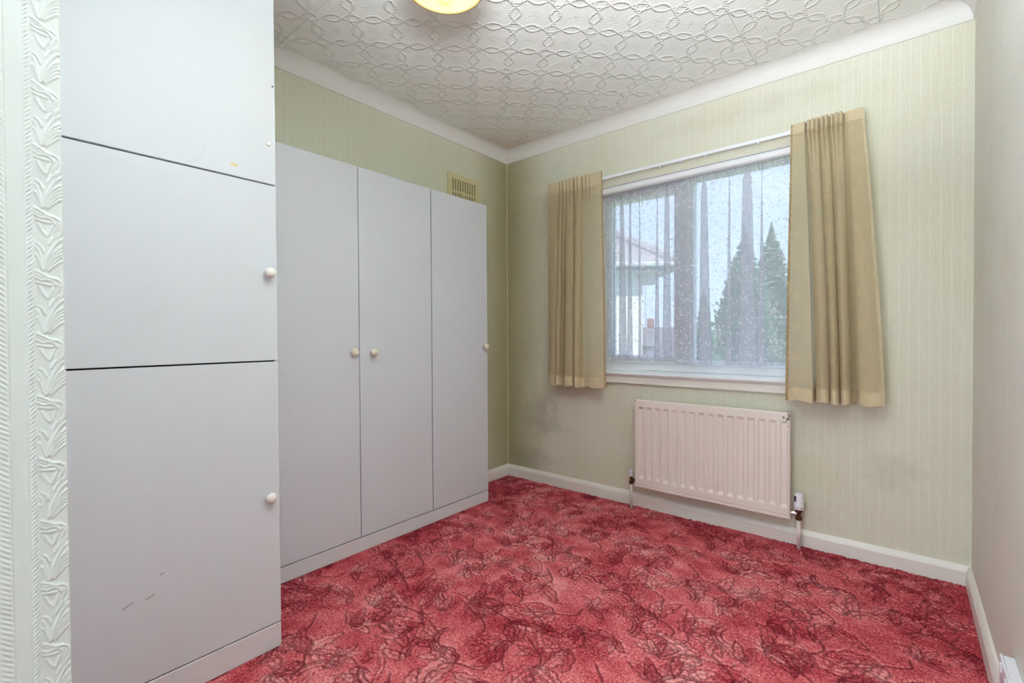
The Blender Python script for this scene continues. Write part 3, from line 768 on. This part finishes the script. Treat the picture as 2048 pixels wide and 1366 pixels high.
# thermostatic side
px = 1.906
obj('pipe', tube(bmesh.new(), [(px, VY, -0.006), (px, VY, 0.152)], 0.0085, 14), MAT['pipe'], ra, smooth=True)
bm = bmesh.new(); lathe(bm, [(0.009, 0.140), (0.0145, 0.144), (0.0145, 0.158), (0.010, 0.162), (0.010, 0.180), (0.016, 0.183), (0.016, 0.194)], (px, VY, 0), 'Z', 16)
obj('valve_body', bm, MAT['brass'], ra)
bm = bmesh.new(); lathe(bm, [(0.007, -0.038), (0.007, 0.0)], (px, VY, 0.171), 'X', 12); lathe(bm, [(0.011, -0.026), (0.011, -0.014)], (px, VY, 0.171), 'X', 6)
obj('union_nut', bm, plain('bright_nickel', (206, 204, 198), .3, .5, .7), ra)
hd = obj('thermostat_head', lathe(bmesh.new(), [(0.016, 0.192), (0.0215, 0.194), (0.0225, 0.200), (0.0225, 0.212), (0.0212, 0.215), (0.0200, 0.252), (0.0185, 0.264), (0.014, 0.270), (0.004, 0.2715)], (px, VY, 0), 'Z', 32), MAT['plastic'], ra, smooth=True)
for kx in (-0.0065, -0.0015, 0.0035):
    a = math.radians(-128)+kx*48
    bm = bmesh.new(); R_ = 0.0206
    c = Vector((px+R_*math.cos(a), VY+R_*math.sin(a), 0.246)); box(bm, -0.0008, 0.0008, -0.0018, 0.0018, -0.013, 0.013)
    bmesh.ops.rotate(bm, verts=bm.verts[:], cent=(0, 0, 0), matrix=Matrix.Rotation(a, 3, 'Z')); bmesh.ops.translate(bm, verts=bm.verts[:], vec=c)
    obj('window_mark', bm, MAT['mark'], hd)
for q in range(5):
    a = math.radians(-165+q*36); bm = bmesh.new()
    c = Vector((px+0.0222*math.cos(a), VY+0.0222*math.sin(a), 0.206)); box(bm, -0.0008, 0.0008, -0.0017, 0.0017, -0.0028, 0.0028)
    bmesh.ops.rotate(bm, verts=bm.verts[:], cent=(0, 0, 0), matrix=Matrix.Rotation(a, 3, 'Z')); bmesh.ops.translate(bm, verts=bm.verts[:], vec=c)
    obj('dial_mark', bm, MAT['mark'], hd)

# ------------------------------------------------------------------ curtain rail, curtains, nets
rl = thing('curtain_rail', 'long white curtain track fixed on the wall above the window', 'curtain rail', (1.31, -0.02, 2.035))
obj('track', B(0.49, 2.135, -0.040, -0.026, 2.026, 2.044, 0.002, 1), MAT['upvc'], rl)
for bx in (0.62, 1.31, 2.02):
    obj('bracket', B(bx-0.012, bx+0.012, -0.027, -0.0002, 2.028, 2.046, 0.001, 1), MAT['upvc'], rl)
for gx_ in (0.95, 1.20, 1.46, 1.72):
    obj('glider', B(gx_-0.004, gx_+0.004, -0.038, -0.030, 2.016, 2.027, 0.001, 1), MAT['upvc'], rl)

def curtain(name, label, bot, topx, z0, z1, y0, pleat0, pleat1, npl, mat_args):
    n, m = 300, 70
    bot = np.array(bot); bot[:, 1] = np.where(bot[:, 1] < -0.018, bot[:, 1]*1.7, bot[:, 1]*1.45); top = np.stack([np.array(topx), bot[:, 1]*0.26], 1)
    b = catmull(bot, n); tp_ = catmull(top, n)
    zs = np.concatenate([np.linspace(z0, z1-0.16, 44), np.linspace(z1-0.16, z1, 27)[1:]]); m = len(zs)
    h = ((zs-z0)/(z1-z0))[None, :]
    w = np.clip((h-0.02)/0.93, 0, 1); w = w**1.25
    X = b[:, :1]*(1-w)+tp_[:, :1]*w
    D = b[:, 1:]*(1-w)+tp_[:, 1:]*w
    # pencil pleats of the gathered heading
    fade = np.clip((zs-(z1-0.24))/0.19, 0, 1)**1.6
    xt = tp_[:, 0]; mask = np.clip((xt-pleat0)/0.012, 0, 1)*np.clip((pleat1-xt)/0.012, 0, 1)
    q = (xt-pleat0)/(pleat1-pleat0)*npl
    pl = np.abs(np.cos(PI*q))**0.6-0.6
    D = D + 0.030*(mask*pl)[:, None]*fade[None, :]
    neck = np.exp(-((zs-(z1-0.062))/0.006)**2)
    D = D - 0.0025*mask[:, None]*neck[None, :]
    Y = y0 - D
    Z = np.repeat(zs[None, :], n, 0) + 0.004*np.sin(b[:, 0]*60)[:, None]*(1-h)**4
    Z = Z + 0.0035*(mask*pl)[:, None]*np.clip((zs-(z1-0.03))/0.03, 0, 1)[None, :]
    sl = np.concatenate([[0], np.cumsum(np.hypot(np.diff(b[:, 0]), np.diff(b[:, 1])))])
    U = np.repeat(sl[:, None], m, 1); V = np.repeat((zs-z0)[None, :], n, 0)
    loc = ((b[0, 0]+b[-1, 0])/2, y0, z0)
    root = thing(name, label, 'curtain', loc)
    mt = curtain_mat(name+'_cloth', sl[-1], *mat_args)
    me = grid_mesh('cloth', X-loc[0], Y-loc[1], Z-loc[2], uv=(U, V), flip=True)
    o = link_mesh('cloth', me, mt, root)
    # heading tape behind, and hooks onto the track
    bm = bmesh.new(); xa, xb = min(xt)+0.01, max(xt)-0.01
    box(bm, xa, xb, y0+0.024, y0+0.026, z1-0.062, z1-0.012)
    obj('heading_tape', bm, MAT['gloss'], root)
    for i in range(6):
        hx = xa+0.02+(xb-xa-0.04)*i/5
        obj('hook', tube(bmesh.new(), [(hx, y0+0.026, z1-0.03), (hx, -0.046, z1-0.024), (hx, -0.0415, z1-0.018)], 0.0012, 6), MAT['plastic'], root)
    return root
YC = -0.100
lbot = [(.450, .0), (.475, .012), (.509, .010), (.506, -.024), (.515, .010), (.535, .025), (.552, .014), (.556, -.022), (.560, .004), (.570, .012), (.576, -.014), (.581, .010),
        (.610, .028), (.653, .018), (.646, -.030), (.674, -.032), (.668, .016), (.690, .032), (.707, .018), (.713, -.004), (.750, .002), (.790, .012), (.840, .010), (.882, .0)]
ltop = [.447, .475, .53, .542, .548, .556, .563, .568, .574, .582, .59, .6, .625, .65, .655, .663, .67, .69, .71, .718, .75, .79, .83, .86]
curtain('curtain', 'short beige curtain left of the window with a pale sunlit inner half', lbot, ltop, 0.716, 2.060, YC, .560, .785, 8, (0.030, 0.150, 1))
rbot = [(1.854, .0), (1.90, .014), (1.95, .022), (1.972, .014), (1.964, -.030), (1.990, -.034), (1.982, .006), (2.008, .032), (2.034, .016), (2.026, -.026), (2.034, -.032),
        (2.037, .008), (2.055, .030), (2.071, .014), (2.072, -.020), (2.077, .008), (2.092, .032), (2.113, .012), (2.106, -.030), (2.126, -.034), (2.145, -.004), (2.180, .014), (2.212, .010), (2.234, .0)]
rtop = [1.875, 1.90, 1.923, 1.932, 1.936, 1.938, 1.945, 1.965, 1.985, 1.988, 1.988, 1.992, 2.01, 2.027, 2.03, 2.035, 2.055, 2.078, 2.083, 2.086, 2.10, 2.125, 2.145, 2.159]
curtain('curtain', 'wider beige curtain hanging right of the window above the radiator valve end', rbot, rtop, 0.728, 2.046, YC, 1.928, 2.092, 9, (0.052, 0.130, -1))

def net(name, label, xa, xb, amps, z0, z1, y0, B_, seed):
    r = np.random.default_rng(seed)
    n = 420; t = np.linspace(0, 1, n)
    phs = np.zeros(n)
    N = len(amps); warp = t + 0.045*np.sin(2*PI*t*2+seed)+0.02*np.sin(2*PI*5*t)
    phs = 2*PI*N*warp
    A = np.interp(t, np.linspace(0, 1, N), amps)
    x0 = xa+(xb-xa)*t
    zs = np.linspace(z0, z1, 60); h = ((zs-z0)/(z1-z0))[None, :]
    gather = np.clip((0.97-h)/0.5, 0.25, 1)
    X = x0[:, None]+(A*np.sin(phs))[:, None]*(0.55+0.45*(1-h))*np.clip((1-h)/0.06, 0, 1) + 0.006*np.sin(2*PI*3*t+4)[:, None]*(1-h)
    Y = y0 + (B_*np.cos(phs))[:, None]*gather*(0.5+0.5*np.clip((1-h)/0.08, 0, 1)) + 0.004*np.sin(2*PI*23*t)[:, None]*np.clip((h-0.88)/0.1, 0, 1)
    sl = np.concatenate([[0], np.cumsum(np.hypot(np.diff(X[:, 20]), np.diff(Y[:, 20])))])
    Z = np.repeat(zs[None, :], n, 0) - (0.010*np.abs(np.sin(PI*sl/0.045)))[:, None]*np.clip((0.04-h)/0.04, 0, 1) - (1-h)*0*1 + 0.004*np.sin(2*PI*21*t)[:, None]*np.clip((h-0.97)/0.03, 0, 1)
    loc = ((xa+xb)/2, y0, z0)
    root = thing(name, label, 'net curtain', loc)
    me = grid_mesh('voile', X-loc[0], Y-loc[1], Z-loc[2], uv=(np.repeat(sl[:, None], 60, 1), np.repeat((zs-z0)[None, :], n, 0)), flip=True)
    link_mesh('voile', me, MAT['net'], root)
    return root
n1 = net('net_curtain', 'sheer white sprigged net over the left pane, neighbouring roof showing through', 0.790, 1.318, [.026, .040, .032, .042, .030, .042, .026], 0.893, 1.946, 0.067, 0.010, 3)
n2 = net('net_curtain', 'sheer white sprigged net over the right pane, conifers showing through', 1.306, 1.885, [.030, .050, .036, .058, .042, .034], 0.886, 1.946, 0.045, 0.010, 5)
wr = thing('net_wire', 'thin white stretch wire carrying both net curtains across the window', 'wire', (1.33, 0.057, 1.955))
obj('wire', tube(bmesh.new(), [(WX0+0.004, 0.057, 1.945), (1.31, 0.057, 1.943), (WX1-0.004, 0.057, 1.945)], 0.0022, 8), MAT['plastic'], wr)
for hx in (WX0+0.006, WX1-0.006):
    obj('screw_eye', tube(bmesh.new(), [(hx-0.001, 0.057, 1.940), (hx, 0.057, 1.945), (hx, 0.057, 1.952)], 0.003, 8), MAT['brass'], wr)

# ------------------------------------------------------------------ ceiling lamp
LX, LY, LZ, LR, LH = 1.228, -1.727, 2.10, 0.1201, 0.155
la = thing('pendant_lamp', 'lit cream drum pendant lamp hanging from the ceiling at the top edge', 'lamp', (LX, LY, LZ))
bm = bmesh.new(); th = 0.0025
lathe(bm, [(LR, LZ), (LR, LZ+LH), (LR-th, LZ+LH), (LR-th, LZ), (LR, LZ)], (LX, LY, 0), 'Z', 64, caps=False)
sh = obj('lamp_shade', bm, MAT['shade'], la, smooth=False)
for zr in (LZ, LZ+LH):
    bm = bmesh.new(); lathe(bm, [(LR-th-0.0006, zr-0.0015), (LR+0.0012, zr-0.0015), (LR+0.0012, zr+0.0035), (LR-th-0.0006, zr+0.0035), (LR-th-0.0006, zr-0.0015)], (LX, LY, 0), 'Z', 64, caps=False)
    obj('rim_tape', bm, MAT['shade_rim'], sh)
bm = bmesh.new()
for q in range(3):
    a = q*2*PI/3+.4
    tube(bm, [(LX+0.018*math.cos(a), LY+0.018*math.sin(a), LZ+LH-0.03), (LX+(LR-0.002)*math.cos(a), LY+(LR-0.002)*math.sin(a), LZ+LH-0.004)], 0.0015, 6)
obj('shade_carrier', bm, MAT['plastic'], la)
obj('bulb_holder', lathe(bmesh.new(), [(0.008, LZ+LH+0.03), (0.017, LZ+LH+0.02), (0.019, LZ+LH-0.03), (0.015, LZ+LH-0.045)], (LX, LY, 0), 'Z', 18), MAT['plastic'], la, smooth=True)
bm = bmesh.new()
for q in range(3):                                        # three-tube energy saving bulb
    a = q*2*PI/3
    cx, cy = LX+0.012*math.cos(a), LY+0.012*math.sin(a)
    dx_, dy_2 = -0.0085*math.sin(a), 0.0085*math.cos(a)
    zt = LZ+LH-0.045; zb = 2.074
    tube(bm, [(cx+dx_, cy+dy_2, zt), (cx+dx_, cy+dy_2, zb+0.006), (cx+dx_*.6, cy+dy_2*.6, zb), (cx-dx_*.6, cy-dy_2*.6, zb), (cx-dx_, cy-dy_2, zb+0.006), (cx-dx_, cy-dy_2, zt)], 0.0058, 10)
obj('bulb', bm, MAT['bulb'], la, smooth=True)
obj('flex', tube(bmesh.new(), [(LX, LY, LZ+LH+0.028), (LX, LY, H-0.012)], 0.003, 10), MAT['plastic'], la, smooth=True)
obj('ceiling_rose', lathe(bmesh.new(), [(0.012, H-0.024), (0.03, H-0.020), (0.037, H-0.008), (0.037, H-0.0006)], (LX, LY, 0), 'Z', 24), MAT['plastic'], la, smooth=True)
ld = bpy.data.lights.new('bulb_light', 'POINT'); ld.energy = 0.5; ld.color = (1.0, 0.86, 0.66); ld.shadow_soft_size = 0.03
lo = bpy.data.objects.new('bulb_light', ld); C.objects.link(lo); lo.parent = la; lo.location = (0, 0, 0.018)

# ------------------------------------------------------------------ socket on the right wall
so = thing('wall_socket', 'white double socket box low on the right wall above the skirting', 'socket', (W, -1.075, 0.19))
obj('pattress_box', B(W-0.022, W-0.0002, -1.146, -1.003, 0.146, 0.232, 0.002, 1), MAT['plastic'], so)
fp = obj('face_plate', B(W-0.028, W-0.022, -1.148, -1.001, 0.144, 0.234, 0.002, 1), MAT['plastic'], so)
for yc in (-1.038, -1.110):
    obj('switch', B(W-0.0315, W-0.027, yc-0.006, yc+0.006, 0.205, 0.226, 0.001, 1), MAT['plastic'], fp)
    bm = bmesh.new()
    for (dy, z0, z1, hw) in ((0, .178, .190, .003), (-.011, .160, .166, .0045), (.011, .160, .166, .0045)):
        box(bm, W-0.0284, W-0.0279, yc+dy-hw, yc+dy+hw, z0, z1)
    obj('pin_holes', bm, MAT['mark'], fp)

# ------------------------------------------------------------------ outside: neighbour's house, gardens, trees
E1 = Vector((0.768, 0.640, 0)); E2 = Vector((-0.640, 0.768, 0)); CAM = Vector((2.2985, -2.7029, 0))
def hp(a, d, z):                                          # a: along the house front, d: distance away
    p = CAM + E1*a + E2*d; return (p.x, p.y, z)
GZ = -3.0
def hbox(bm, a0, a1, d0, d1, z0, z1):
    vs_ = [bm.verts.new(hp(a, d, z)) for z in (z0, z1) for a, d in ((a0, d0), (a1, d0), (a1, d1), (a0, d1))]
    for f in ((0, 1, 2, 3), (4, 7, 6, 5), (0, 4, 5, 1), (1, 5, 6, 2), (2, 6, 7, 3), (3, 7, 4, 0)): bm.faces.new([vs_[i] for i in f])
    bmesh.ops.recalc_face_normals(bm, faces=bm.faces[:]); return bm
lawn = B(-70, 60, 0.5, 120, GZ-0.2, GZ); lw_ = obj('ground', lawn, MAT['grass']); lw_['kind'] = 'structure'
nh = thing('neighbour_house', 'white rendered house with tiled hip roof, seen through the left net', 'house', hp(0.2, 12, GZ))
obj('wall', hbox(bmesh.new(), -3.0, 2.63, 9.5, 15.5, GZ, 2.25), MAT['render'], nh)
obj('soffit', hbox(bmesh.new(), -3.3, 3.07, 9.03, 16.0, 2.24, 2.275), MAT['soffit'], nh)
bm = hbox(bmesh.new(), -3.3, 3.09, 9.0, 9.03, 2.24, 2.40); hbox(bm, 3.06, 3.09, 9.03, 16.0, 2.24, 2.40); obj('fascia', bm, MAT['fascia'], nh)
obj('gutter', tube(bmesh.new(), [hp(-3.3, 8.95, 2.38), hp(3.12, 8.95, 2.38), hp(3.14, 9.3, 2.38), hp(3.14, 16, 2.38)], 0.055, 8), MAT['soffit'], nh)
obj('eave_bracket', hbox(bmesh.new(), 2.63, 2.86, 9.42, 9.6, 2.05, 2.25), MAT['soffit'], nh)
TANP = 0.757; NCO = 12; RUN = 3.25
for i in range(NCO):                                     # tile courses on the front and on the side slope
    t0, t1 = RUN*i/NCO, RUN*(i+1)/NCO+0.03
    bm = bmesh.new()
    def slab(pts):
        lo_ = [bm.verts.new(p) for p in pts]; up = [bm.verts.new((p[0], p[1], p[2]+(0.06 if q < 2 else 0.03))) for q, p in enumerate(pts)]
        for f in ((0, 1, 2, 3),): bm.faces.new([lo_[j] for j in f]); bm.faces.new([up[j] for j in f])
        for j in range(4): bm.faces.new((lo_[j], lo_[(j+1) % 4], up[(j+1) % 4], up[j]))
    z0, z1 = 2.40+t0*TANP, 2.40+t1*TANP
    slab([hp(-3.3+t0, 9+t0, z0), hp(3.09-t0, 9+t0, z0), hp(3.09-t1, 9+t1, z1), hp(-3.3+t1, 9+t1, z1)])
    slab([hp(3.09-t0, 9+t0, z0), hp(3.09-t0, 16-t0, z0), hp(3.09-t1, 16-t1, z1), hp(3.09-t1, 9+t1, z1)])
    bmesh.ops.recalc_face_normals(bm, faces=bm.faces[:])
    obj('tile_course', bm, MAT['rooftile'], nh)
for i in range(10):
    t0, t1 = RUN*i/10, RUN*(i+1)/10+.02
    bm = tube(bmesh.new(), [hp(3.09-t0, 9+t0, 2.45+t0*TANP), hp(3.09-t1, 9+t1, 2.47+t1*TANP)], 0.10, 8); obj('hip_tile', bm, MAT['rooftile'], nh)

fh_ = thing('far_house', 'distant low grey-roofed house with a chimney pot between wall and mullion', 'house', hp(9.5, 32, GZ))
obj('wall', hbox(bmesh.new(), 7.6, 13.5, 30.5, 36, GZ, 0.4), MAT['render_band'], fh_)
bm = bmesh.new()
q = [hp(7.2, 30, .3), hp(13.9, 30, .3), hp(13.9, 36.5, .3), hp(7.2, 36.5, .3), hp(8.6, 33.2, 1.55), hp(12.5, 33.2, 1.55)]
q = [bm.verts.new(p) for p in q]
for f in ((0, 1, 5, 4), (1, 2, 5), (2, 3, 4, 5), (3, 0, 4), (3, 2, 1, 0)): bm.faces.new([q[i] for i in f])
obj('roof', bm, MAT['farroof'], fh_)
bm = hbox(bmesh.new(), 9.55, 9.95, 33.0, 33.4, 1.2, 2.15); ch = obj('chimney', bm, MAT['chimney'], fh_)
nr = thing('bungalow', 'grey hipped bungalow roof low behind the casement handle', 'house', hp(7.2, 20, GZ))
obj('wall', hbox(bmesh.new(), 6.0, 8.8, 18.5, 23, GZ, -0.2), MAT['render'], nr)
bm = bmesh.new()
q = [bm.verts.new(p) for p in (hp(5.7, 18, -.3), hp(9.1, 18, -.3), hp(9.1, 23.5, -.3), hp(5.7, 23.5, -.3), hp(7.2, 20, 1.05), hp(7.6, 21.5, 1.05))]
for f in ((0, 1, 4), (1, 2, 5, 4), (2, 3, 5), (3, 0, 4, 5), (3, 2, 1, 0)): bm.faces.new([q[i] for i in f])
obj('roof', bm, MAT['farroof'], nr)

def conifer(x, y, top, R, seed, label):
    r = random.Random(seed)
    root = thing('conifer', label, 'tree', (x, y, GZ), 'conifers in the garden')
    obj('trunk', lathe(bmesh.new(), [(R*.12, GZ), (R*.07, GZ+(top-GZ)*.5), (0.02, top-.1)], (x, y, 0), 'Z', 8), MAT['bark'], root)
    V = []; F = []
    hgt_ = top-GZ; layers = int(hgt_/0.13)
    for i in range(layers):
        t = i/layers; z = top-0.02-t*hgt_*0.97; rad = R*(t**1.05)*(0.85+.3*r.random())+0.015
        nb = 6+int(22*min(1, t*2.2))
        for b in range(nb):
            a = r.random()*2*PI; rl_ = rad*(0.6+.5*r.random()); dr = -rl_*(0.25-.35*r.random())
            ca, sa = math.cos(a), math.sin(a)
            for q in range(5):
                f0 = .25+.75*q/5; sz = min(0.62, .18+2.2*t); wv_ = (0.10+0.10*r.random())*sz
                bx, by, bz = x+ca*rl_*f0, y+sa*rl_*f0, z+dr*f0**2
                for sgn in (-1, 1):
                    k0 = len(V); tx, ty = -sa*sgn, ca*sgn
                    V += [(bx, by, bz), (bx+ca*.16*sz, by+sa*.16*sz, bz+.05*sz), (bx+tx*wv_*1.6+ca*.1*sz, by+ty*wv_*1.6+sa*.1*sz, bz-(.06+.12*r.random())*sz), (bx+tx*wv_*.5, by+ty*wv_*.5, bz-.10)]
                    F += [(k0, k0+1, k0+2), (k0, k0+2, k0+3)]
    me = bpy.data.meshes.new('foliage'); me.from_pydata([(a-x, b-y, c-GZ) for a, b, c in V], [], F)
    o = link_mesh('foliage', me, MAT['conifer'], root); o['kind'] = 'stuff'
    return root
conifer(-1.74, 14.0, 4.55, 2.7, 1, 'tall conifer with a pointed tip filling the middle of the right pane')
conifer(-2.30, 21.0, 6.05, 3.1, 2, 'conifer further back, its tip just right of the nearer pointed one')
conifer(-1.58, 9.5, 2.15, 0.85, 3, 'small narrow conifer in front, beside the window mullion')
conifer(1.05, 9.2, 3.25, 1.7, 4, 'broad conifer half hidden by the right curtain edge')
def bush(x, y, z, R, seed, label):
    r = random.Random(seed)
    root = thing('garden_bush', label, 'bush', (x, y, GZ))
    V = []; F = []
    for i in range(900):
        a = r.random()*2*PI; e = math.asin(r.random()*1.6-.6); q = R*(.75+.3*r.random())
        c = Vector((math.cos(a)*math.cos(e)*q, math.sin(a)*math.cos(e)*q, (z-R-GZ)+math.sin(e)*q)); k0 = len(V); s_ = .14*R
        for _ in range(3): V.append(tuple(c+Vector((r.uniform(-s_, s_), r.uniform(-s_, s_), r.uniform(-s_, s_)))))
        F.append((k0, k0+1, k0+2))
    me = bpy.data.meshes.new('foliage'); me.from_pydata(V, [], F); o = link_mesh('foliage', me, MAT['bush'], root); o['kind'] = 'stuff'
    obj('stem', lathe(bmesh.new(), [(R*.1, GZ-.05), (R*.06, max(z-R, GZ+.2))], (x, y, 0), 'Z', 6), MAT['bark'], root)
bush(-3.0, 10.6, 0.35, 0.85, 21, 'light green bush low by the casement handle')
